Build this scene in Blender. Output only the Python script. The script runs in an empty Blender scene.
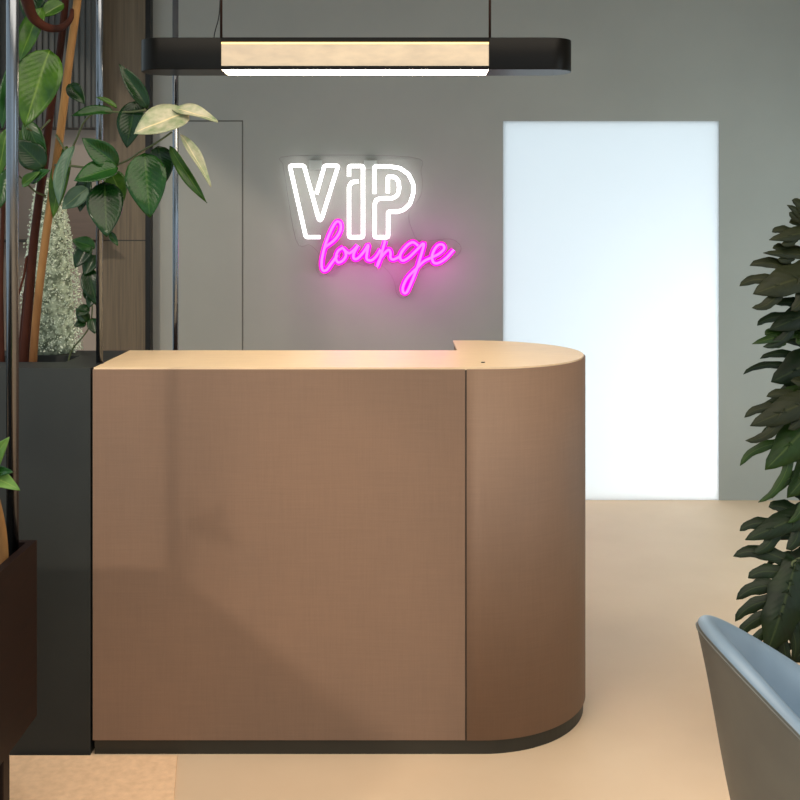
import bpy, bmesh, math, random
from mathutils import Vector, Matrix
random.seed(7)
S = bpy.context.scene
COL = S.collection

# ------------------------------------------------------------------ camera
F = 1056.0; HZ = 222.0; EYE = 1.515
cam_d = bpy.data.cameras.new('camera'); cam = bpy.data.objects.new('camera', cam_d); COL.objects.link(cam)
cam.location = (0, 0, EYE); cam.rotation_euler = (math.pi/2, 0, 0)
cam_d.sensor_width = 36; cam_d.lens = 36*F/800; cam_d.shift_y = -(400-HZ)/800
cam_d.clip_start = 0.02
S.camera = cam

# ------------------------------------------------------------------ world, lights, exposure
w = bpy.data.worlds.new('daylight'); S.world = w; w.use_nodes = True
wb = w.node_tree.nodes['Background']; wb.inputs['Color'].default_value = (0.78, 0.93, 1.0, 1); wb.inputs['Strength'].default_value = 0.98
S.view_settings.view_transform = 'Standard'; S.view_settings.look = 'None'
S.view_settings.exposure = 0.0; S.view_settings.gamma = 1.0
S.view_settings.use_curve_mapping = False

def area(name, loc, size, power, color, target):
    d = bpy.data.lights.new(name, 'AREA'); d.shape = 'RECTANGLE'; d.size = size[0]; d.size_y = size[1]
    d.energy = power; d.color = color
    o = bpy.data.objects.new(name, d); COL.objects.link(o); o.location = loc
    o.rotation_euler = (Vector(target)-Vector(loc)).to_track_quat('-Z', 'Y').to_euler()
    return o
area('ceiling_wash', (0.1, 1.5, 2.93), (3.4, 2.2), 84, (1.0, 0.88, 0.73), (0.1, 1.5, 0))  # unseen overhead area light, added to light the counter top and floor
area('front_fill', (1.0, -1.3, 1.6), (3.2, 2.2), 5, (0.98, 0.97, 1.0), (0.2, 4, 1.0))  # unseen area light added at the open front as daylight fill
area('side_fill', (2.62, 1.7, 1.25), (1.6, 1.5), 20, (0.74, 0.90, 1.0), (0.6, 2.4, 0.7))  # added cool fill for the chair; the right wall has no opening
area('rear_side_fill', (2.62, 4.2, 1.10), (1.0, 1.5), 29, (0.66, 0.90, 1.0), (1.4, 5.7, 0.7))  # added cool fill, out of view, brightens the lower right back wall
area('outside_day', (1.95, 6.9, 0.35), (0.8, 1.2), 14, (1.0, 0.98, 0.96), (1.8, 5.8, 0.5))
sd = bpy.data.lights.new('sun', 'SUN'); sd.energy = 0.9; sd.angle = math.radians(3.5); sd.color = (1.0, 0.86, 0.70)
so = bpy.data.objects.new('sun', sd); COL.objects.link(so)
so.rotation_euler = Vector((0.62, 1.0, -0.50)).to_track_quat('-Z', 'Y').to_euler()

# ------------------------------------------------------------------ helpers
def at(px, py, Y):
    return Vector(((px-400)*Y/F, Y, EYE-(py-HZ)*Y/F))

def nodes(name):
    m = bpy.data.materials.new(name); m.use_nodes = True
    nt = m.node_tree; b = nt.nodes['Principled BSDF']
    return m, nt, b
def mixrgb(nt, fac, a, b):
    n = nt.nodes.new('ShaderNodeMix'); n.data_type = 'RGBA'
    n.inputs[6].default_value = (*a, 1); n.inputs[7].default_value = (*b, 1)
    nt.links.new(fac, n.inputs[0]); return n.outputs[2]
def noise(nt, scale, stretch=(1, 1, 1), detail=4, rough=0.55, lo=0.3, hi=0.7):
    tc = nt.nodes.new('ShaderNodeTexCoord'); mp = nt.nodes.new('ShaderNodeMapping'); mp.inputs['Scale'].default_value = stretch
    nt.links.new(tc.outputs['Object'], mp.inputs[0])
    n = nt.nodes.new('ShaderNodeTexNoise'); n.inputs['Scale'].default_value = scale
    n.inputs['Detail'].default_value = detail; n.inputs['Roughness'].default_value = rough
    nt.links.new(mp.outputs[0], n.inputs['Vector'])
    r = nt.nodes.new('ShaderNodeMapRange'); r.inputs[1].default_value = lo; r.inputs[2].default_value = hi
    nt.links.new(n.outputs[0], r.inputs[0]); return r.outputs[0]
def bump(nt, b, h, strength, dist=0.002):
    n = nt.nodes.new('ShaderNodeBump'); n.inputs['Strength'].default_value = strength; n.inputs['Distance'].default_value = dist
    nt.links.new(h, n.inputs['Height']); nt.links.new(n.outputs[0], b.inputs['Normal'])
def mat(name, c1, c2=None, rough=0.5, metal=0.0, scale=5, stretch=(1, 1, 1), bmp=0, spec=None, detail=4, lo=.3, hi=.7, sub=None):
    m, nt, b = nodes(name)
    b.inputs['Roughness'].default_value = rough; b.inputs['Metallic'].default_value = metal
    if spec is not None: b.inputs['Specular IOR Level'].default_value = spec
    c2 = c2 or tuple(v*0.9 for v in c1)
    f = noise(nt, scale, stretch, detail, lo=lo, hi=hi)
    nt.links.new(mixrgb(nt, f, c1, c2), b.inputs['Base Color'])
    if bmp: bump(nt, b, f, bmp)
    return m
def emis(name, c, s, c2=None, scale=6, stretch=(1, 1, 1)):
    m, nt, b = nodes(name)
    b.inputs['Base Color'].default_value = (*c, 1)
    b.inputs['Emission Color'].default_value = (*c, 1); b.inputs['Emission Strength'].default_value = s
    b.inputs['Roughness'].default_value = 0.4
    if c2:
        nt.links.new(mixrgb(nt, noise(nt, scale, stretch), c, c2), b.inputs['Emission Color'])
    return m

def link(name, verts, faces, m, parent=None, smooth=False, bevel=0, segs=2, loc=None):
    me = bpy.data.meshes.new(name); me.from_pydata([tuple(v) for v in verts], [], faces); me.update()
    bm = bmesh.new(); bm.from_mesh(me); bmesh.ops.recalc_face_normals(bm, faces=bm.faces); bm.to_mesh(me); bm.free()
    if m: me.materials.append(m)
    if smooth:
        for p in me.polygons: p.use_smooth = True
    o = bpy.data.objects.new(name, me); COL.objects.link(o)
    if parent:
        o.parent = parent
        w_ = parent.matrix_world if False else None
        off = world_loc(parent)
        for v in me.vertices: v.co -= off
    if bevel:
        bv = o.modifiers.new('bevel', 'BEVEL'); bv.width = bevel; bv.segments = segs; bv.limit_method = 'ANGLE'; bv.angle_limit = math.radians(40)
    return o
def world_loc(o):
    v = Vector((0, 0, 0))
    while o: v += Vector(o.location); o = o.parent
    return v
def thing(name, label, cat, loc=(0, 0, 0), group=None):
    o = bpy.data.objects.new(name, None); COL.objects.link(o); o.location = loc; o.empty_display_size = .1
    o['label'] = label; o['category'] = cat
    if group: o['group'] = group
    return o
def tag(o, label, cat, group=None, kind=None):
    o['label'] = label; o['category'] = cat
    if group: o['group'] = group
    if kind: o['kind'] = kind
    return o
def struct(o): o['kind'] = 'structure'; return o

def boxvf(x0, x1, y0, y1, z0, z1, V=None, Fc=None):
    V = [] if V is None else V; Fc = [] if Fc is None else Fc
    n = len(V)
    V += [(x0,y0,z0),(x1,y0,z0),(x1,y1,z0),(x0,y1,z0),(x0,y0,z1),(x1,y0,z1),(x1,y1,z1),(x0,y1,z1)]
    for f in [(0,3,2,1),(4,5,6,7),(0,1,5,4),(1,2,6,5),(2,3,7,6),(3,0,4,7)]: Fc.append(tuple(n+i for i in f))
    return V, Fc
def boxes(name, bl, m, parent=None, bevel=0, **k):
    V, Fc = [], []
    for b in bl: boxvf(*b, V, Fc)
    return link(name, V, Fc, m, parent, bevel=bevel, **k)
def prism(name, pts, z0, z1, m, parent=None, bevel=0, smooth=False, axis='z', segs=2):
    n = len(pts)
    if axis == 'z': V = [(x, y, z0) for x, y in pts]+[(x, y, z1) for x, y in pts]
    else: V = [(x, z0, y) for x, y in pts]+[(x, z1, y) for x, y in pts]
    Fc = [tuple(range(n-1, -1, -1)), tuple(range(n, 2*n))]+[(i, (i+1) % n, n+(i+1) % n, n+i) for i in range(n)]
    o = link(name, V, Fc, m, parent, bevel=bevel, segs=segs)
    if smooth:
        for p in o.data.polygons:
            if len(p.vertices) == 4: p.use_smooth = True
    return o
def tubevf(pts, rad, seg=12, V=None, Fc=None):
    V = [] if V is None else V; Fc = [] if Fc is None else Fc
    pts = [Vector(p) for p in pts]; n = len(pts)
    rr = rad if isinstance(rad, (list, tuple)) else [rad]*n
    base = len(V); prev = None
    for i, p in enumerate(pts):
        t = (pts[min(i+1, n-1)]-pts[max(i-1, 0)]).normalized()
        if prev is None:
            a = Vector((1, 0, 0)) if abs(t.x) < .8 else Vector((0, 1, 0))
            u = (a-t*a.dot(t)).normalized()
        else: u = (prev-t*prev.dot(t)).normalized()
        prev = u; v = t.cross(u)
        for k in range(seg):
            q = 2*math.pi*k/seg
            V.append(p+(u*math.cos(q)+v*math.sin(q))*rr[i])
    for i in range(n-1):
        for k in range(seg):
            a = base+i*seg+k; b = base+i*seg+(k+1) % seg
            Fc.append((a, b, b+seg, a+seg))
    Fc.append(tuple(base+k for k in range(seg))[::-1]); Fc.append(tuple(base+(n-1)*seg+k for k in range(seg)))
    return V, Fc
def tube(name, pts, rad, m, parent=None, seg=12):
    V, Fc = tubevf(pts, rad, seg); o = link(name, V, Fc, m, parent, smooth=True)
    return o
def smoothpath(p, k=6):
    p = [Vector(v) for v in p]; q = [2*p[0]-p[1]]+p+[2*p[-1]-p[-2]]; out = []
    for i in range(1, len(q)-2):
        for j in range(k):
            t = j/k
            a, b, c, d = q[i-1], q[i], q[i+1], q[i+2]
            out.append(.5*((2*b)+(c-a)*t+(2*a-5*b+4*c-d)*t*t+(3*b-a-3*c+d)*t**3))
    out.append(p[-1]); return out
def lerp(a, b, t): return a+(b-a)*t

# ------------------------------------------------------------------ materials
M = {}
M['wall'] = mat('grey_plaster', (.365,.368,.335), (.33,.335,.305), .85, scale=1.4, detail=6, spec=.2)
M['wall2'] = mat('beige_plaster', (.36,.30,.26), (.32,.27,.23), .85, scale=2)
M['ceil'] = mat('white_ceiling', (.42,.41,.39), None, .9)
M['floor'] = mat('polished_plaster_floor', (.80,.60,.41), (.74,.545,.365), .55, scale=2.2, detail=5, spec=.35)
M['rug'] = mat('tan_rug', (1.0,.68,.43), (.86,.57,.35), .95, scale=45, bmp=.6, spec=.1)
def linen():
    m, nt, b = nodes('brushed_copper_laminate')
    f1 = noise(nt, 9, (1, 1, 26), 5); f2 = noise(nt, 9, (26, 1, 1), 5); f3 = noise(nt, 1.7, (1, 1, 1), 3)
    a = mixrgb(nt, f3, (.235,.144,.096), (.205,.130,.090))
    mx = nt.nodes.new('ShaderNodeMath'); mx.operation = 'ADD'; nt.links.new(f1, mx.inputs[0]); nt.links.new(f2, mx.inputs[1])
    mr = nt.nodes.new('ShaderNodeMapRange'); mr.inputs[1].default_value = 0; mr.inputs[2].default_value = 2; mr.inputs[3].default_value = .93; mr.inputs[4].default_value = 1.06
    nt.links.new(mx.outputs[0], mr.inputs[0])
    vm = nt.nodes.new('ShaderNodeVectorMath'); vm.operation = 'SCALE'; nt.links.new(a, vm.inputs[0]); nt.links.new(mr.outputs[0], vm.inputs['Scale'])
    nt.links.new(vm.outputs[0], b.inputs['Base Color'])
    b.inputs['Roughness'].default_value = .55; b.inputs['Metallic'].default_value = 0.0; b.inputs['Specular IOR Level'].default_value = .3
    bump(nt, b, mx.outputs[0], .08, .001)
    return m
M['copper'] = linen()
M['top'] = mat('cream_worktop', (.84,.63,.40), (.76,.56,.36), .35, scale=14, stretch=(1, 8, 1))
M['dark'] = mat('dark_olive_metal', (.035,.032,.024), None, .5, .3, scale=8)
M['joint'] = mat('grey_shadow_joint', (.12,.115,.10), None, .8)
M['char'] = mat('charcoal_steel', (.030,.034,.032), (.018,.021,.0205), .55, .3, scale=2.5, detail=5)
M['soil'] = mat('dark_soil', (.012,.010,.008), None, .95, scale=60, bmp=.6)
M['brown'] = mat('dark_mahogany', (.012,.004,.003), (.006,.0025,.002), .5, spec=.2, scale=6, stretch=(1, 1, 12))
M['steel'] = mat('brushed_steel_tube', (.20,.22,.25), None, .22, 1.0, scale=4)
M['wood'] = mat('vertical_grain_veneer', (.17,.125,.075), (.10,.073,.045), .6, scale=9, stretch=(9, 9, .25), detail=6)
M['wood2'] = mat('brown_board', (.15,.10,.075), (.11,.075,.055), .6, scale=9, stretch=(.3, 6, 6))
M['flute'] = mat('grey_fluted_panel', (.080,.082,.078), (.055,.057,.054), .6, scale=10, stretch=(8, 8, .3))
M['black'] = mat('black_metal', (.018,.017,.016), None, .35, .6)
M['lampdark'] = mat('bronze_black_metal', (.006,.0055,.0045), (.004,.0035,.003), .34, 0, spec=.14, scale=3)
M['rod'] = mat('dark_bronze_rod', (.06,.03,.022), None, .4, .5)
M['alab'] = emis('alabaster_glow', (.52,.41,.28), .60, (.20,.17,.15), 9, (1, 1, 2.6))
M['diff'] = emis('warm_diffuser', (1.0,.82,.55), 16.0)
M['edgeglow'] = emis('warm_led_edge', (1.0,.66,.25), 1.5)
M['white'] = emis('white_neon', (1, 1, 1), 2.4)
M['pinkc'] = emis('pink_neon_core', (1.0,.08,.90), 2.6)
M['pink'] = emis('magenta_neon_sleeve', (.86,.0,.52), 1.05)
M['bark'] = mat('dark_red_bark', (.060,.016,.008), (.018,.005,.003), .7, scale=18, stretch=(1, 1, .25), bmp=.5, spec=.15)
M['bark2'] = mat('tan_bark', (.40,.22,.08), (.10,.035,.012), .65, scale=9, stretch=(1, 1, .25), bmp=.5, spec=.15)
M['stem'] = mat('green_stem', (.07,.09,.03), None, .5)
M['blue'] = mat('slate_blue_leather', (.20,.28,.37), (.165,.235,.31), .40, scale=6, spec=.6)
M['taupe'] = mat('taupe_shell_leather', (.115,.115,.10), (.09,.09,.08), .5, scale=6)
M['pot'] = mat('grey_stone_pot', (.20,.20,.20), None, .7)
def acryl():
    m, nt, b = nodes('clear_acrylic')
    tr = nt.nodes.new('ShaderNodeBsdfTransparent'); tr.inputs[0].default_value = (.996,.995,.995, 1)
    gl = nt.nodes.new('ShaderNodeBsdfGlossy'); gl.inputs['Roughness'].default_value = .5; gl.inputs[0].default_value = (.6,.6,.6, 1)
    mx = nt.nodes.new('ShaderNodeMixShader'); mx.inputs[0].default_value = .0006
    nt.links.new(tr.outputs[0], mx.inputs[1]); nt.links.new(gl.outputs[0], mx.inputs[2])
    nt.links.new(mx.outputs[0], nt.nodes['Material Output'].inputs[0]); nt.nodes.remove(b)
    return m
M['acryl'] = acryl()
M['acryledge'] = mat('smoky_acrylic_edge', (.20,.16,.17), None, .4)
M['clip'] = mat('pale_acrylic_clip', (.42,.44,.41), None, .3)
def frosted():
    m, nt, b = nodes('frosted_glass')
    tr = nt.nodes.new('ShaderNodeBsdfTranslucent'); tr.inputs[0].default_value = (.96,.97,.98, 1)
    df = nt.nodes.new('ShaderNodeBsdfDiffuse'); df.inputs[0].default_value = (.9,.92,.94, 1)
    mx = nt.nodes.new('ShaderNodeMixShader'); mx.inputs[0].default_value = .15
    nt.links.new(tr.outputs[0], mx.inputs[1]); nt.links.new(df.outputs[0], mx.inputs[2])
    nt.links.new(mx.outputs[0], nt.nodes['Material Output'].inputs[0]); nt.nodes.remove(b)
    return m
M['frost'] = frosted()
def leafmat(name, c1, c2, rough=.32, trans=.25, vein=.10):
    m, nt, b = nodes(name)
    f = noise(nt, 22, detail=3)
    col = mixrgb(nt, f, c1, c2)
    # pale midrib and side veins from the leaf's own uv
    uv = nt.nodes.new('ShaderNodeUVMap'); sp = nt.nodes.new('ShaderNodeSeparateXYZ'); nt.links.new(uv.outputs[0], sp.inputs[0])
    s1 = nt.nodes.new('ShaderNodeMath'); s1.operation = 'SUBTRACT'; s1.inputs[1].default_value = .5; nt.links.new(sp.outputs[0], s1.inputs[0])
    ab = nt.nodes.new('ShaderNodeMath'); ab.operation = 'ABSOLUTE'; nt.links.new(s1.outputs[0], ab.inputs[0])
    mr = nt.nodes.new('ShaderNodeMapRange'); mr.inputs[1].default_value = .0; mr.inputs[2].default_value = .045; mr.inputs[3].default_value = .75; mr.inputs[4].default_value = 0
    nt.links.new(ab.outputs[0], mr.inputs[0])
    m2 = nt.nodes.new('ShaderNodeMix'); m2.data_type = 'RGBA'; nt.links.new(mr.outputs[0], m2.inputs[0]); nt.links.new(col, m2.inputs[6])
    m2.inputs[7].default_value = (min(1, c1[0]*1.4+vein), min(1, c1[1]*1.2+vein*1.1), c1[2]+vein*.4, 1)
    nt.links.new(m2.outputs[2], b.inputs['Base Color'])
    # side vein bump: v - |u|*k
    ml = nt.nodes.new('ShaderNodeMath'); ml.operation = 'MULTIPLY'; ml.inputs[1].default_value = .55; nt.links.new(ab.outputs[0], ml.inputs[0])
    sb = nt.nodes.new('ShaderNodeMath'); sb.operation = 'SUBTRACT'; nt.links.new(sp.outputs[1], sb.inputs[0]); nt.links.new(ml.outputs[0], sb.inputs[1])
    mm = nt.nodes.new('ShaderNodeMath'); mm.operation = 'MULTIPLY'; mm.inputs[1].default_value = 75; nt.links.new(sb.outputs[0], mm.inputs[0])
    sn = nt.nodes.new('ShaderNodeMath'); sn.operation = 'SINE'; nt.links.new(mm.outputs[0], sn.inputs[0])
    bump(nt, b, sn.outputs[0], .13, .001)
    b.inputs['Roughness'].default_value = rough; b.inputs['Specular IOR Level'].default_value = .32
    tl = nt.nodes.new('ShaderNodeBsdfTranslucent'); nt.links.new(m2.outputs[2], tl.inputs[0])
    mx = nt.nodes.new('ShaderNodeMixShader'); mx.inputs[0].default_value = trans
    nt.links.new(b.outputs[0], mx.inputs[1]); nt.links.new(tl.outputs[0], mx.inputs[2])
    nt.links.new(mx.outputs[0], nt.nodes['Material Output'].inputs[0])
    return m
M['leafd'] = leafmat('dark_rubber_leaf', (.007,.036,.006), (.003,.016,.003), .22, .06, .02)
M['leafm'] = leafmat('mid_green_leaf', (.014,.075,.010), (.006,.038,.005), .24, .12, .03)
M['leafl'] = leafmat('bright_green_leaf', (.065,.155,.014), (.018,.065,.006), .26, .2, .07)
M['leafc'] = leafmat('painted_sunlit_leaf', (.62,.56,.40), (.16,.25,.11), .3, .1, .1)  # sunlight on three leaves painted in as a pale cream colour
M['leafg'] = leafmat('grey_green_leaf', (.10,.17,.11), (.05,.11,.06), .35, .15, .08)
M['leafy'] = leafmat('lime_green_leaf', (.20,.36,.09), (.11,.24,.04), .35, .25, .10)
M['mons'] = leafmat('split_leaf_green', (.006,.020,.003), (.003,.010,.002), .5, .15, .03)
M['mons2'] = leafmat('split_leaf_olive', (.018,.023,.005), (.009,.014,.003), .55, .15, .02)
M['mons3'] = leafmat('split_leaf_fresh', (.020,.055,.004), (.009,.028,.003), .45, .15, .05)
M['moss'] = mat('silver_green_moss', (.85,.90,.78), (.45,.55,.38), .8, scale=40)
M['mosscore'] = mat('moss_core', (.40,.47,.35), (.12,.15,.10), .9, scale=45, lo=.42, hi=.58)

# ------------------------------------------------------------------ room shell
XL, XR, YB, ZC, YF = -2.2, 2.7, 5.75, 3.0, -1.5
struct(boxes('floor', [(XL-.1, XR+.1, YF, YB+.2, -.1, 0)], M['floor']))
dx0, dx1, dz = at(503, 0, YB).x, at(719, 0, YB).x, at(0, 121, YB).z
struct(boxes('wall_back', [(XL-.1, dx0, YB, YB+.03, 0, ZC), (dx1, XR+.1, YB, YB+.03, 0, ZC), (dx0, dx1, YB, YB+.03, dz, ZC)], M['wall']))
WY0, WY1, WZ0, WZ1 = -1.0, 5.1, .25, 2.90
struct(boxes('wall_left', [(XL-.1, XL, YF, WY0, 0, ZC), (XL-.1, XL, WY1, YB, 0, ZC), (XL-.1, XL, WY0, WY1, 0, WZ0), (XL-.1, XL, WY0, WY1, WZ1, ZC)], M['wall']))
wf = [(XL-.07, XL-.03, WY0, WY1, WZ0, WZ0+.05), (XL-.07, XL-.03, WY0, WY1, WZ1-.05, WZ1)]
for yy in (WY0, .3, 1.6, 2.9, WY1-.05): wf.append((XL-.07, XL-.03, yy, yy+.05, WZ0, WZ1))
struct(boxes('window_1', wf, M['black']))
struct(boxes('wall_right', [(XR, XR+.1, YF, YB, 0, ZC)], M['wall']))
struct(boxes('ceiling', [(XL-.1, XR+.1, YF, YB+.2, ZC, ZC+.1)], M['ceil']))
struct(boxes('door_1', [(dx0, dx1, YB+.003, YB+.012, 0, dz)], M['frost']))
# flush door: hairline joint
d0, d1 = at(150, 0, YB).x-.5, at(242, 0, YB).x
struct(boxes('door_2', [(d0, d1, YB-.003, YB, 0, dz-.004)], M['wall']))
struct(boxes('trim_1', [(d1, d1+.0055, YB-.0035, YB, 0, dz+.004), (d0, d1, YB-.0035, YB, dz-.003, dz+.003)], M['joint']))
# rug
rg = [(-2.1, 2.99), (-.630, 2.99), (-.592, 2.768), (-.44, 1.9), (-2.1, 1.9)]
tag(prism('rug', rg, 0.0, .006, M['rug'], bevel=.002), 'tan flat-woven rug on the floor under the dark raised planter at left', 'rug')

# ------------------------------------------------------------------ reception counter
CX0, CXS, CXC, R = -.8736, .1875, .233, .35
def arc(cx, cy, r, a0, a1, n):
    return [(cx+r*math.cos(math.radians(lerp(a0, a1, i/n))), cy+r*math.sin(math.radians(lerp(a0, a1, i/n)))) for i in range(n+1)]
ct = thing('reception_counter', 'long copper-brown reception counter with a rounded right end and cream top', 'counter', (-.2, 3.2, 0))
prism('front_panel', [(CX0, 3.0), (CXS-.002, 3.0), (CXS-.002, 3.41), (CX0, 3.41)], .042, 1.096, M['copper'], ct, bevel=.0015)
prism('curved_panel', [(CXS+.002, 3.0)]+arc(CXC, 3.35, R, -90, 90, 48)+[(.19, 3.70), (CXS+.002, 3.70)], .042, 1.096, M['copper'], ct, smooth=True)
i_ = .007
prism('plinth', [(CX0+.004, 3.0+i_), (CXC, 3.0+i_)]+arc(CXC, 3.35, R-i_, -90, 90, 48)+[(.2, 3.69), (.2, 3.40), (CX0+.004, 3.40)], 0, .05, M['dark'], ct)
boxes('seam_strip', [(CXS-.0021, CXS+.0021, 3.006, 3.40, .042, 1.095)], M['dark'], ct)
j_ = .005
prism('countertop', [(CX0+.002, 3.0+j_), (CXC, 3.0+j_)]+arc(CXC, 3.35, R-j_, -90, 90, 48)+[(.185, 3.70-j_), (.185, 3.41-.002), (CX0+.002, 3.41-.002)], 1.094, 1.101, M['top'], ct)
g = at(483, 363, 3.11)
V, Fc = tubevf([(g.x, 3.11, 1.1005), (g.x, 3.11, 1.103)], .006, 16)
link('cable_grommet', V, Fc, M['black'], ct)

# ------------------------------------------------------------------ charcoal planter
PX0 = -1.95
pl = thing('charcoal_planter', 'tall charcoal steel planter box against the left end of the counter', 'planter', (-1.4, 3.2, 0))
xr = CX0-.006
boxes('body', [(PX0, xr, 3.0, 3.41, 0, 1.0), (PX0, xr, 3.0, 3.13, 1.0, 1.1), (PX0, xr, 3.28, 3.41, 1.0, 1.1), (-.992, xr, 3.13, 3.28, 1.0, 1.1), (PX0, PX0+.05, 3.13, 3.28, 1.0, 1.1)], M['char'], pl)
boxes('soil', [(PX0+.05, -.992, 3.13, 3.28, 1.0, 1.045)], M['soil'], pl)

# ------------------------------------------------------------------ mahogany raised planter
BX = -.894
bp = thing('raised_planter', 'dark mahogany planter trough raised on legs at the left edge', 'planter', (-1.2, 2.1, 0))
x0b, y0b, y1b, z0b, z1b = -1.45, 1.5, 2.6, .300, .732
boxes('trough', [(x0b, BX, y0b, y1b, z0b, .66), (x0b, x0b+.02, y0b, y1b, .66, z1b), (BX-.02, BX, y0b, y1b, .66, z1b),
                 (x0b+.02, BX-.02, y0b, y0b+.02, .66, z1b), (x0b+.02, BX-.02, y1b-.02, y1b, .66, z1b)], M['brown'], bp)
boxes('soil', [(x0b+.02, BX-.02, y0b+.02, y1b-.02, .66, .70)], M['soil'], bp)
for lx in (-.955, -1.42):
    for ly in (2.43, 1.6):
        boxes('leg', [(lx, lx+.042, ly, ly+.042, .006, z0b)], M['brown'], bp, bevel=.003)

# ------------------------------------------------------------------ steel poles
def pole(px, Y, r, z0, label):
    X = (px-400)*Y/F
    o = thing('steel_pole', label, 'pole', (X, Y, z0), group='thin steel poles running up to the ceiling')
    tube('tube', [(X, Y, z0+.004), (X, Y, ZC-.004)], r, M['steel'], o, 24)
    tube('base_flange', [(X, Y, z0), (X, Y, z0+.004)], r*1.15, M['black'], o, 24)
    tube('ceiling_flange', [(X, Y, ZC-.004), (X, Y, ZC)], r*1.15, M['black'], o, 24)
    return o
pole(12.5, 2.545, .0145, .70, 'thick steel pole rising from the dark mahogany planter at far left')
pole(99.5, 3.09, .0100, 1.1, 'slim steel pole standing on the charcoal planter in front of wood veneer')
pole(175.5, 3.56, .0100, 0, 'slim steel pole passing behind the pendant light and behind the counter')

# ------------------------------------------------------------------ wood partition and niche
wp = thing('wood_partition', 'vertical grain wood veneer partition with a dark metal edge left of the sign', 'partition', (-1.22, 5.2, 0))
wx0, wx1, wx2 = at(103, 0, 5.69).x, at(145.5, 0, 5.69).x, at(150.5, 0, 5.69).x
zj = at(0, 240.5, 5.69).z
boxes('veneer_panel', [(wx0, wx1, 5.69, 5.745, 0, zj-.003)], M['wood'], wp)
boxes('veneer_panel', [(wx0, wx1, 5.69, 5.745, zj+.003, ZC)], M['wood'], wp)
boxes('joint', [(wx0+.004, wx1, 5.694, 5.74, zj-.003, zj+.003)], M['dark'], wp)
boxes('metal_edge', [(wx1, wx2, 5.685, 5.745, 0, ZC)], M['black'], wp)
nx0 = XL+.005
V, Fc = [], []
zf = at(0, 128, 5.55).z; x = nx0
while x < wx0-.03:
    boxvf(x, x+.026, 5.55, 5.60, zf, ZC, V, Fc); x += .032
boxvf(nx0, wx0-.003, 5.56, 5.70, zf+.002, ZC, V, Fc)
tag(link('fluted_panel', V, Fc, M['flute'], bevel=.006), 'grey vertically fluted wall panel hanging high behind the rubber plant', 'wall panel')
tag(boxes('wall_lining', [(nx0, wx0-.002, 5.71, 5.745, 0, ZC)], M['wall2']), 'pale beige lining wall at the back of the niche left of the wood partition', 'wall panel')
zs = at(0, 241, 5.5).z
sh = tag(boxes('shelf', [(nx0, wx0-.002, 5.5, 5.71, zs-.006, zs+.006)], M['dark'], bevel=.001), 'thin dark shelf across the niche behind the rubber plant', 'shelf')
bx = at(58, 0, 5.6).x
tag(boxes('shelf_board', [(bx, wx0-.003, 5.6, 5.63, zs+.006, at(0, 196, 5.6).z)], M['wood2']), 'brown board standing upright on the thin dark shelf behind the plants', 'board')

# ------------------------------------------------------------------ pendant light
LX0, LX1, LY0, LY1 = -.824, .546, 3.30, 3.445
c0, c1 = -.559, .278
lp = thing('pendant_light', 'long black linear pendant light with glowing alabaster centre over the counter', 'pendant light', (-.14, 3.38, 1.985))
ym, rr = (LY0+LY1)/2, (LY1-LY0)/2
zt, zb = 2.092, 1.992
prism('end_housing', [(c0, LY0), (c0, LY1)]+arc(LX0+rr, ym, rr, 90, 270, 24), zb, zt, M['lampdark'], lp, smooth=True, bevel=.002)
prism('end_housing', [(c1, LY1), (c1, LY0)]+arc(LX1-rr, ym, rr, -90, 90, 24), zb, zt, M['lampdark'], lp, smooth=True, bevel=.002)
boxes('centre_frame', [(c0, c1, LY0, LY1, 2.078, zt), (c0, c1, LY0, LY0+.006, zb, 2.003), (c0, c1, LY1-.006, LY1, zb, 2.003)], M['lampdark'], lp)
boxes('alabaster_panel', [(c0, c1, LY0+.004, LY0+.010, 2.003, 2.072)], M['alab'], lp)
boxes('alabaster_panel', [(c0, c1, LY1-.010, LY1-.004, 2.003, 2.072)], M['alab'], lp)
boxes('led_edge', [(c0, c1, LY0+.003, LY0+.010, 2.072, 2.078)], M['edgeglow'], lp)
boxes('diffuser', [(c0, c1, LY0+.006, LY1-.006, zb+.001, zb+.006)], M['diff'], lp)
for X in (c0-.012, c1+.009):
    tube('suspension_rod', [(X, ym, zt), (X, ym, ZC)], .0042, M['rod'], lp, 10)
tube('power_wire', smoothpath([(c0-.012, ym-.01, 2.30), (c0-.016, ym-.012, 2.18), (c0-.03, ym-.012, 2.12), (c0-.034, ym-.012, zt)]), .0018, M['black'], lp, 6)

# ------------------------------------------------------------------ neon sign
YS = 5.700
ns = thing('neon_sign', 'glowing neon wall sign reading VIP in white and lounge in pink script', 'neon sign', tuple(at(370, 230, YB)))
def P(px, py, Y=YS): return at(px, py, Y)
def z3(l): return [P(280+u/8, 150+v/8) for u, v in l]
def z4(l): return [P(335+u/8, 150+v/8) for u, v in l]
def z5(l, d=0): return [P(310+u/8, 210+v/8, YS+d) for u, v in l]
def z6(l, d=0): return [P(370+u/8, 220+v/8, YS+d) for u, v in l]
def rnd(pts, k=.010):        # polyline with small rounded corners
    out = [pts[0]]
    for i in range(1, len(pts)-1):
        a, b, c = pts[i-1], pts[i], pts[i+1]
        u = (a-b); v = (c-b); r1 = min(k, u.length*.45); r2 = min(k, v.length*.45)
        p, q = b+u.normalized()*r1, b+v.normalized()*r2
        for t in (0, .25, .5, .75, 1): out.append(p*(1-t)**2+b*2*t*(1-t)+q*t*t)
    out.append(pts[-1]); return out
Vp = z3([(322,697),(207,697),(78,125),(192,125),(308,545),(320,565),(335,545),(466,125),(356,125),(291,352)])
Ip = z3([(552,212),(552,128),(664,128),(664,698),(552,698),(552,290),(575,256),(628,252)])
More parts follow.
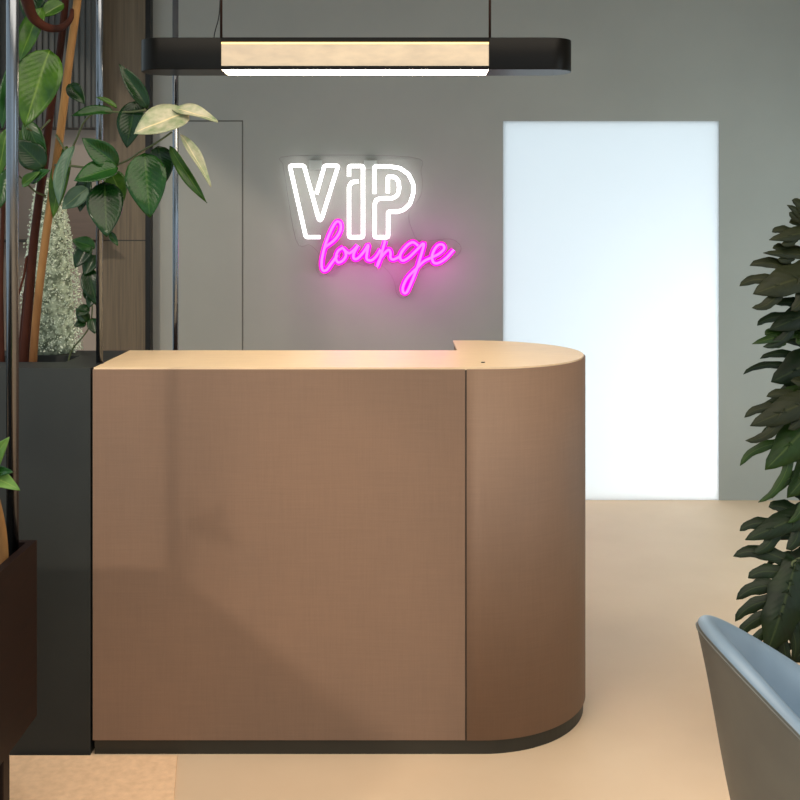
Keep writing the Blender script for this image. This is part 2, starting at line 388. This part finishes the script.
Pp = z4([(315,350),(315,132),(440,132),(520,145),(590,195),(626,270),(626,350),(600,430),(550,478),(500,495),(425,492),(425,698),(317,698),(317,430),(330,398),(365,387),(460,387),(500,362),(514,310),(508,250),(480,216),(422,212),(422,345)])
for nm, pp in (('letter_v', Vp), ('letter_i', Ip), ('letter_p', Pp)):
    t = tube(nm, rnd(pp), .0108, M['white'], ns, 10)
lsm = smoothpath
word = {
 'letter_l': z5([(125,295),(200,235),(243,165),(243,105),(207,100),(155,195),(112,320),(94,420),(103,480),(135,478),(170,430),(222,360)]),
 'letter_o': z5([(268,298),(225,328),(208,380),(225,418),(262,405),(288,365),(280,325),(268,312),(310,345),(345,325),(383,285)]),
 'letter_u': z5([(383,285),(352,345),(350,385),(380,388),(430,335),(466,280),(456,345),(455,392),(490,402),(530,370),(565,315)]),
 'letter_n': z6([(122,165),(100,240),(78,320),(57,372),(72,325),(110,272),(148,238),(165,262),(163,298),(185,316),(240,292)]),
 'letter_g': z6([(385,205),(345,178),(300,200),(252,258),(240,300),(262,325),(312,298),(372,240),(430,188),(405,290),(370,400),(330,500),(293,578),(265,575),(265,530),(300,460),(370,388),(430,330),(490,300)]),
 'letter_e': z6([(490,300),(550,270),(592,230),(582,198),(545,200),(510,245),(495,300),(512,342),(555,340),(612,300),(668,238)]),
}
for nm, pp in word.items():
    sp = lsm(pp, 6)
    sleeve = tube(nm, [p+Vector((0, .004, 0)) for p in sp], .0165, M['pink'], ns, 12)
    # bright core riding proud on the sleeve
    tube('core', [p-Vector((0, .0135, 0)) for p in sp], .0068, M['pinkc'], sleeve, 8)
bk = [(283,165),(290,156),(410,157),(421,172),(421,195),(409,213),(413,232),(421,241),(450,239),(461,247),(455,257),(430,266),(419,272),(411,290),(404,298),(397,294),(394,281),(387,270),(376,263),(366,266),(350,262),(335,269),(322,276),(316,268),(319,255),(310,245),(296,240)]
bkp = smoothpath([P(a, b, 5.73) for a, b in bk+[bk[0]]], 5)[:-1]
prism('backing_board', [(p.x, p.z) for p in bkp], 5.728, 5.733, M['acryl'], ns, axis='y')
tube('backing_edge', bkp+[bkp[0]], .0009, M['acryledge'], ns, 5)
for cxp in (315.5, 370.5):
    a, b = P(cxp-6.5, 160, 5.715), P(cxp+6.5, 169, 5.715)
    boxes('mounting_clip', [(a.x, b.x, 5.715, 5.748, b.z, a.z)], M['clip'], ns, bevel=.003)

for gx, gz, ge in ((345, 274, .8), (395, 274, 1.2), (440, 264, 1.1)):
    gd = bpy.data.lights.new('pink_glow', 'POINT'); gd.energy = ge; gd.color = (1.0, .12, .75); gd.shadow_soft_size = .08
    go = bpy.data.objects.new('pink_glow', gd); COL.objects.link(go); go.location = at(gx, gz, 5.54)

# ------------------------------------------------------------------ leaf builders
def leaf_geo(base, tip, wid, face=Vector((0, -1, .35)), fold=.18, curl=.10, prof=None, nu=8, nv=14, bend=None):
    """ovate leaf from base to tip; returns verts, faces, uvs"""
    base, tip = Vector(base), Vector(tip); ax = tip-base; L = ax.length; t = ax.normalized()
    n = (face-t*face.dot(t)).normalized(); s = t.cross(n).normalized()
    V, Fc, UV = [], [], []
    for j in range(nv+1):
        v = j/nv
        wv = (math.sin(math.pi*min(1, v**.80))**.72)*(1-.25*v**3) if prof is None else prof(v)
        if j in (0, nv): wv = .015
        c = base+ax*v+n*(math.sin(math.pi*v)*curl*L)
        if bend: c = c+Vector(bend)*(math.sin(math.pi*v)*L)
        for i in range(nu+1):
            u = i/nu*2-1
            off = s*(u*wv*wid/2)+n*(abs(u)**1.3*wv*wid/2*fold*2)+n*(.012*L*math.sin(9*v+u*2))
            V.append(c+off); UV.append((i/nu, v))
    for j in range(nv):
        for i in range(nu):
            a = j*(nu+1)+i; Fc.append((a, a+1, a+nu+2, a+nu+1))
    return V, Fc, UV
def add_leaf(name, parent, m, geo, thick=.0016):
    V, Fc, UV = geo
    me = bpy.data.meshes.new(name); off = world_loc(parent)
    me.from_pydata([tuple(Vector(v)-off) for v in V], [], Fc); me.update()
    uvl = me.uv_layers.new(name='UVMap')
    for lp_ in me.loops: uvl.data[lp_.index].uv = UV[lp_.vertex_index]
    for p in me.polygons: p.use_smooth = True
    me.materials.append(m)
    o = bpy.data.objects.new(name, me); COL.objects.link(o); o.parent = parent
    sm = o.modifiers.new('solid', 'SOLIDIFY'); sm.thickness = thick; sm.offset = 0
    return o

# ------------------------------------------------------------------ rubber plant
YR = 3.2
rp = thing('rubber_plant', 'tall rubber plant with broad glossy leaves growing from the charcoal planter', 'plant', (at(28, 362, YR).x, YR, 1.045))
def tr(pts, Y0, Y1):
    n = len(pts); return [at(a, b, lerp(Y0, Y1, i/(n-1))) for i, (a, b) in enumerate(pts)]
def ptube(name, pts, r0, r1, m, par, k=6, seg=10):
    p = smoothpath(pts, k); n = len(p); return tube(name, p, [lerp(r0, r1, i/(n-1)) for i in range(n)], m, par, seg)
tA = [Vector((at(27, 384, 3.2).x, 3.2, z_)) for z_ in (1.047, 1.062)]+tr([(24,362),(29,300),(34,240),(43,170),(52,100),(60,50),(66,-10),(68,-80)], 3.2, 3.14)[0:]
ptube('trunk', tA, .0155, .010, M['bark'], rp)
tB = [Vector((at(34, 384, 3.18).x, 3.18, z_)) for z_ in (1.047, 1.062)]+tr([(33,362),(38,300),(46,235),(54,180),(62,120),(70,55),(78,-5),(82,-70)], 3.17, 3.10)
ptube('trunk', tB, .0125, .012, M['bark2'], rp)
tC = [Vector((at(20.5, 384, 3.22).x, 3.22, z_)) for z_ in (1.047, 1.062)]+tr([(20,362),(23,330),(27,290),(36,225),(45,165),(50,110)], 3.22, 3.17)
ptube('trunk', tC, .009, .011, M['bark'], rp)
ptube('branch', tr([(20,-20),(27,0),(33,17),(46,27),(60,28),(70,20),(72,10)], 2.90, 3.09), .019, .006, M['bark'], rp)
ptube('branch', tr([(0,138),(3,205),(1,280),(2,355),(3,370)][::-1], 3.2, 3.1), .009, .005, M['bark'], rp)
ptube('branch', tr([(33,256),(27,258),(24,275),(17,300)], 3.2, 3.16), .005, .003, M['bark'], rp)
# side shoots that carry the leaf clusters
ptube('branch', tr([(56,135),(68,152),(76,140),(84,122),(96,112),(112,112),(130,112),(146,110)], 3.12, 2.96), .0035, .0028, M['stem'], rp)
ptube('branch', tr([(55,165),(72,166),(92,168),(112,166),(128,160),(140,152),(156,143),(172,132)], 3.12, 2.95), .004, .0026, M['stem'], rp)
ptube('branch', tr([(46,196),(36,192),(28,185),(19,176),(8,172)], 3.15, 3.05), .003, .0022, M['stem'], rp)
ptube('branch', tr([(50,120),(42,128),(36,132),(26,128)], 3.12, 3.05), .003, .0022, M['stem'], rp)
Lf = [ # base, tip, width px, material, depth base, depth tip, face x, fold
 ((148,109),(119,64),17,'leafd',2.98,2.96,(.3,-1,.2),.25),
 ((137,101),(127,148),30,'leafd',3.00,2.98,(-.2,-1,.1),.12),
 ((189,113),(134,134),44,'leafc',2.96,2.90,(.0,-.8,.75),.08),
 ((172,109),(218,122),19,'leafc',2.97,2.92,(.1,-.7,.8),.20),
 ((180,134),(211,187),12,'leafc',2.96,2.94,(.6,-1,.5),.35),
 ((170,146),(207,203),13,'leafl',2.98,2.97,(-.5,-1,.3),.25),
 ((145,153),(150,218),41,'leafm',2.94,2.90,(.1,-1,.15),.15),
 ((158,146),(166,182),26,'leafd',3.00,3.00,(.2,-1,0),.1),
 ((118,166),(82,138),24,'leafm',2.98,2.95,(-.2,-1,.4),.2),
 ((118,168),(74,181),29,'leafm',2.96,2.92,(-.1,-1,.7),.12),
 ((105,182),(107,237),37,'leafd',2.97,2.90,(.1,-1,.3),.08),
 ((110,170),(124,201),22,'leafl',3.02,3.02,(.2,-1,0),.1),
 ((74,146),(59,206),20,'leafg',3.02,3.00,(-.6,-1,.2),.3),
 ((88,188),(62,209),20,'leafg',3.04,3.03,(0,-1,.1),.1),
 ((69,84),(85,104),16,'leafd',3.05,3.02,(0,-1,.3),.15),
 ((114,112),(71,116),15,'leafm',3.02,3.00,(0,-1,.9),.25),
 ((117,108),(96,97),7,'leafl',3.03,3.03,(0,-1,1.2),.3),
 ((50,50),(25,127),46,'leafl',2.98,2.93,(.2,-1,.3),.18),
 ((42,8),(20,62),26,'leafl',3.02,3.00,(-.3,-1,0),.1),
 ((64,4),(40,17),18,'leafl',3.05,3.03,(0,-1,.3),.2),
 ((44,168),(16,140),28,'leafd',3.05,3.03,(0,-1,.3),.1),
 ((26,120),(46,166),20,'leafm',3.07,3.06,(.2,-1,0),.1),
 ((67,146),(53,218),20,'leafl',3.14,3.14,(0,-1,0),.1),
 ((24,128),(32,170),24,'leafl',3.10,3.10,(0,-1,0),.1),
 ((8,128),(-2,180),16,'leafl',3.05,3.05,(0,-1,0),.1),
 ((12,168),(-4,212),20,'leafm',3.05,3.03,(0,-1,.2),.1),
 ((14,60),(2,130),14,'leafm',3.06,3.05,(0,-1,0),.2),
 ((40,-20),(26,20),30,'leafd',3.08,3.05,(0,-1,0),.1),
 ((30,182),(50,170),14,'leafm',3.06,3.04,(0,-1,.4),.2),
 ((22,186),(40,172),12,'leafl',3.06,3.04,(0,-1,.4),.2),
 ((88,175),(80,212),18,'leafd',3.06,3.06,(0,-1,.4),.2),
 ((110,232),(118,246),7,'leafm',2.95,2.94,(0,-1,.4),.2),
 ((60,-10),(90,-40),26,'leafm',3.05,3.03,(0,-1,.4),.2),
 ((20,88),(6,110),14,'leafd',3.05,3.04,(0,-1,.4),.2),
]
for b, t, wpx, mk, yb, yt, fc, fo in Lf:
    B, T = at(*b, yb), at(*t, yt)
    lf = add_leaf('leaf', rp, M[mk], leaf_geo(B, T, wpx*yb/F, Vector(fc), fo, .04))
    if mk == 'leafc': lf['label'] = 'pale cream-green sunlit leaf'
# ------------------------------------------------------------------ dark understorey plant in the same planter
dp = thing('dark_leaf_plant', 'small dark-leaved plant low behind the slim pole in the charcoal planter', 'plant', (-1.012, 3.22, 1.045))
bX = dp.location.x
ptube('stem', [Vector((bX, 3.22, 1.046)), Vector((bX, 3.22, 1.075)), Vector((bX+.012, 3.22, 1.125)), at(90, 325, 3.2), at(92, 290, 3.2), at(90, 250, 3.2), at(86, 236, 3.2)], .0028, .0018, M['stem'], dp)
for b, t, wpx, mk in [((95,248),(72,240),16,'leafm'), ((90,243),(75,268),18,'leafd'), ((96,255),(84,275),16,'leafd'), ((88,268),(97,306),20,'leafd'), ((97,285),(88,309),13,'leafd'),
                      ((88,322),(76,308),13,'leafd'), ((89,306),(77,316),12,'leafd'), ((92,318),(95,334),12,'leafd'), ((86,322),(74,326),10,'leafd'), ((90,300),(84,285),9,'leafd')]:
    add_leaf('leaf', dp, M[mk], leaf_geo(at(*b, 3.19), at(*t, 3.17), wpx*3.19/F, Vector((.1, -1, .3)), .15, .05, nu=6, nv=10))

# ------------------------------------------------------------------ silvery moss column
mo = thing('moss_column', 'speckled silvery-green moss column behind the rubber plant trunks', 'plant', tuple(at(52, 0, 3.30).xy)+(1.1,))
YM = 3.35
yb_ = 3.35
def mr_(z_px):  # centre px, half width px by row
    t = (z_px-178)/(352-178)
    return lerp(48, 53, t), lerp(10, 30, min(1, t*1.5)**.8)
pts, rad = [], []
for k in range(12):
    y = lerp(352, 178, k/11); c, h = mr_(y); p = at(c, y, YM); 
    pts.append(p); rad.append(h*YM/F*.72)
pts[0].z = 1.1
def squash(V, yc, f=.75): return [Vector((v[0], yc+(v[1]-yc)*f, v[2])) for v in V]
SQ = .055/ max(rad)
V, Fc = tubevf(pts, rad, 20); V = squash(V, YM, SQ)
link('core', V, Fc, M['mosscore'], mo, smooth=True)
V, Fc = [], []
for k in range(5200):
    y = random.uniform(180, 350); c, h = mr_(y); a = random.uniform(0, 2*math.pi)
    rrr = h*YM/F*(.74+.26*random.random()**.7)*(1 if random.random() < .93 else 1.12)
    cpt = at(c, y, YM); p = Vector((cpt.x+rrr*math.cos(a), YM+rrr*math.sin(a)*SQ, max(1.104, cpt.z)))
    d = Vector((random.uniform(-1, 1), random.uniform(-1, .3), random.uniform(-1, 1))).normalized()*random.uniform(.002, .0055)
    e = d.cross(Vector((random.uniform(-.5, .5), -1, random.uniform(-.5, .5)))).normalized()*random.uniform(.0012, .003)
    n = len(V); V += [p-d, p+e, p+d, p-e]; Fc.append((n, n+1, n+2, n+3))
ml = link('foliage', V, Fc, M['moss'], mo); ml['kind'] = 'stuff'

# ------------------------------------------------------------------ small plant in mahogany planter
sp_ = thing('young_plant', 'young plant with lime-green leaves in the dark mahogany planter', 'plant', (-.936, 2.49, .70))
ptube('stem', [Vector((-.936, 2.49, .7015)), Vector((-.936, 2.49, .74)), Vector((-.937, 2.48, .80)), Vector((-.943, 2.46, .87)), Vector((-.950, 2.44, .93))], .013, .009, M['bark2'], sp_)
for b, t, wpx, mk, fc in [((-26,470),(20,490),22,'leafy',(.1,-1,.8)), ((-16,474),(9,437),20,'leafy',(.2,-1,.2)), ((-14,478),(13,472),16,'leafm',(0,-1,.9)),
                          ((-20,480),(-55,455),20,'leafl',(0,-1,.6)), ((-20,470),(-40,425),20,'leafm',(0,-1,.3)), ((-22,485),(-60,500),16,'leafm',(0,-1,.9))]:
    add_leaf('leaf', sp_, M[mk], leaf_geo(at(*b, 2.42), at(*t, 2.36), wpx*2.4/F, Vector(fc), .2, .06))

# ------------------------------------------------------------------ split-leaf plant at right
def lobed_leaf(name, parent, m, base, tip, wid, face, nl=5, droop=.12, lobew=.8):
    """leaf with blunt wavy fingers: ribbons of true width laid out in the leaf plane (a along the rib, b across)"""
    base, tip = Vector(base), Vector(tip); ax = tip-base; L = ax.length; t = ax.normalized()
    n = (face-t*face.dot(t)).normalized(); s = t.cross(n).normalized(); W = wid/2
    V, Fc, UV = [], [], []
    def put(a, b):
        return base+t*a+s*b+n*(math.sin(math.pi*min(1, max(0, a/L)))*.07*L-(b/W)**2*droop*W)
    def ribbon(path, hw, lift=0, ph=0):
        q0 = len(V); K = len(path)-1
        for j, p in enumerate(path):
            d = (path[min(j+1, K)]-path[max(j-1, 0)]).normalized(); nn = Vector((-d.y, d.x)); f = j/K
            for i in (-1, 0, 1):
                c = p+nn*(hw(f)*i*(1+(.10*math.sin(f*19+ph+i) if i else 0)))
                v = put(c.x, c.y)+n*(lift+(.25*hw(f) if i else 0)); V.append(v); UV.append((.5+.42*i, f))
        for j in range(K):
            for i in range(2): a = q0+j*3+i; Fc.append((a, a+1, a+4, a+3))
    K = 16
    cw = min(W*.34, L*.20)
    ribbon([Vector((L*j/K, 0)) for j in range(K+1)], lambda f: cw*(.25+.75*math.sin(math.pi*min(1, .12+.80*f)))*(1-f**7)**.5+.0005)
    for side in (-1, 1):
        for k in range(nl):
            g = k/(nl-1); a0 = L*lerp(.05, .68, g); reach = W*lerp(.85, .62, g)*random.uniform(.85, 1.15)*(1.1 if k == nl//2 else 1)
            ang = math.radians(lerp(98, 36, g)+random.uniform(-5, 5))
            ln = reach/max(.55, math.sin(ang)); hw0 = L*.66/(nl-1)*.5*lobew*min(1.0, max(.62, math.sin(ang)))
            path = []
            for j in range(13):
                f = j/12; an = ang-.35*f*f
                path.append(Vector((a0+math.cos(an)*ln*f, side*math.sin(an)*ln*f)))
            ribbon(path, lambda f: hw0*(.80+.30*math.sin(math.pi*min(1, f*1.15)))*(1-max(0, f)**6)**.5+.0004, -.0015*(k % 2)-.0008, random.uniform(0, 6))
    return add_leaf(name, parent, m, (V, Fc, UV), .0014)
sl = thing('split_leaf_plant', 'dark split-leaf philodendron at the right edge behind the blue chair', 'plant', (1.36, 2.95, 0))
cx, cy = 1.36, 2.95
def lathe(prof, seg=40, c=(0, 0)):
    V, Fc = [], []
    for r, z in prof:
        for k in range(seg): q = 2*math.pi*k/seg; V.append((c[0]+r*math.cos(q), c[1]+r*math.sin(q), z))
    for i in range(len(prof)-1):
        for k in range(seg): a = i*seg+k; b = i*seg+(k+1) % seg; Fc.append((a, b, b+seg, a+seg))
    Fc.append(tuple(range(seg))); Fc.append(tuple((len(prof)-1)*seg+k for k in range(seg)))
    return V, Fc
V, Fc = lathe([(.12, 0), (.165, .36), (.17, .38), (.15, .38), (.145, .34)], c=(cx, cy)); link('pot', V, Fc, M['pot'], sl, smooth=True)
V, Fc = lathe([(.143, .338), (.143, .345)], c=(cx, cy)); link('soil', V, Fc, M['soil'], sl)
ptube('trunk', [Vector((cx, cy, .34)), Vector((cx-.02, cy, .7)), Vector((cx, cy, 1.1)), Vector((cx+.02, cy, 1.45))], .022, .014, M['bark'], sl)
LL = [ # base px, tip px, width px, depth base, depth tip, trunk z, material, face, lobes
 ((830,240),(786,205),34,2.95,2.86,1.40,'mons2',(-.2,-1,.3),3),
 ((838,230),(768,240),40,2.96,2.84,1.38,'mons2',(-.1,-1,.35),4),
 ((840,262),(762,253),30,2.96,2.84,1.36,'mons2',(-.1,-1,.35),4),
 ((836,270),(752,294),84,2.92,2.80,1.30,'mons2',(-.2,-1,.4),4),
 ((845,300),(768,330),66,2.92,2.84,1.25,'mons',(-.2,-1,.3),4),
 ((836,326),(751,344),34,2.95,2.82,1.20,'mons3',(-.1,-1,.5),4),
 ((846,345),(770,382),92,2.98,2.92,1.15,'mons',(-.2,-1,.25),5),
 ((850,385),(749,426),72,2.92,2.80,1.10,'mons2',(-.2,-1,.35),5),
 ((842,388),(764,470),92,2.90,2.82,1.05,'mons3',(-.25,-1,.2),5),
 ((850,420),(786,498),80,2.95,2.88,1.0,'mons3',(-.25,-1,.2),4),
 ((840,500),(744,540),60,2.93,2.86,.70,'mons',(-.1,-1,.5),4),
 ((845,525),(775,590),90,2.96,2.92,.68,'mons',(-.1,-1,.3),5),
 ((795,560),(766,652),104,2.84,2.78,.62,'mons',(-.15,-1,.2),6),
 ((850,600),(790,662),90,2.92,2.86,.60,'mons',(-.1,-1,.2),5),
 ((880,220),(920,160),90,2.95,2.90,1.40,'mons3',(0,-1,.4),5),
 ((890,330),(960,340),100,2.95,2.90,1.20,'mons',(0,-1,.4),5),
 ((890,450),(950,520),100,2.95,2.90,1.0,'mons',(0,-1,.3),5),
]
for b, t, wpx, y0, y1, tz, mk, fc, nl in LL:
    B, T = at(b[0]+1, b[1], y0), at(t[0]+1, t[1], y1)
    lf = lobed_leaf('leaf', sl, M[mk], B, T, wpx*y0/F*1.16, Vector(fc), nl, lobew=1.08 if nl > 5 else .66)
    st = Vector((cx-.005, cy, tz-.1)); mid = (st+B)/2+Vector((0, 0, .05))
    ptube('petiole', [st, mid, B, lerp(B, T, .12)], .005, .003, M['stem'], sl, 5, 8)

# ------------------------------------------------------------------ blue tub chair
ch = thing('tub_chair', 'slate-blue upholstered tub chair in the bottom right corner', 'chair', (.89, 2.0, 0))
ccx, ccy = .877, 2.0
def rimz(a):  # angle in degrees
    return .747-(.19 if a < 183 else .30)*(1-math.cos(math.radians(a-183)))
V, Fc = [], []
A0, A1, NA = 48, 318, 60
rings = []
for i in range(NA+1):
    a = lerp(A0, A1, i/NA); ca, sa = math.cos(math.radians(a)), math.sin(math.radians(a)); zr = rimz(a)
    # cross section (radius, z) : outer bottom -> outer top -> soft rim -> inner top -> inner bottom
    sec = [(.195, .22), (.225, .32), (.252, .44), (.275, zr-.16), (.292, zr-.07), (.303, zr-.025), (.303, zr-.008), (.296, zr), (.282, zr+.002),
           (.262, zr-.012), (.246, zr-.045), (.236, zr-.11), (.228, .44), (.222, .36), (.19, .24)]
    rings.append(len(V))
    for r, z in sec: V.append((ccx+r*ca*(1.0), ccy+r*sa, z))
ns_ = 15
for i in range(NA):
    for k in range(ns_): a = rings[i]+k; b = rings[i]+(k+1) % ns_; Fc.append((a, b, b+ns_, a+ns_))
Fc.append(tuple(rings[0]+k for k in range(ns_))); Fc.append(tuple(rings[-1]+k for k in range(ns_)))
sh_ = link('shell', V, Fc, M['taupe'], ch, smooth=True)
sh_.data.materials.append(M['blue'])
for p in sh_.data.polygons:
    ks = [v % ns_ for v in p.vertices]
    if 6 <= min(ks) and max(ks) <= 13: p.material_index = 1
sb_ = sh_.modifiers.new('sub', 'SUBSURF'); sb_.levels = 1; sb_.render_levels = 2
pip = []
for i in range(NA+1):
    a = lerp(A0, A1, i/NA); zr = rimz(a); pip.append(Vector((ccx+.3035*math.cos(math.radians(a)), ccy+.3035*math.sin(math.radians(a)), zr-.016)))
tube('piping', pip, .0022, M['taupe'], sh_, 6)
V, Fc = lathe([(.19, .24), (.205, .27), (.225, .33), (.232, .37), (.226, .405), (.20, .425), (.10, .432)], c=(ccx+.015, ccy)); link('seat_cushion', V, Fc, M['blue'], ch, smooth=True)
V, Fc = lathe([(.17, .215), (.19, .235)], c=(ccx, ccy)); link('seat_base', V, Fc, M['black'], ch)
for a in (45, 135, 225, 315):
    ca, sa = math.cos(math.radians(a)), math.sin(math.radians(a))
    tube('leg', [(ccx+.15*ca, ccy+.15*sa, .225), (ccx+.20*ca, ccy+.20*sa, 0.0)], [.014, .009], M['black'], ch, 12)
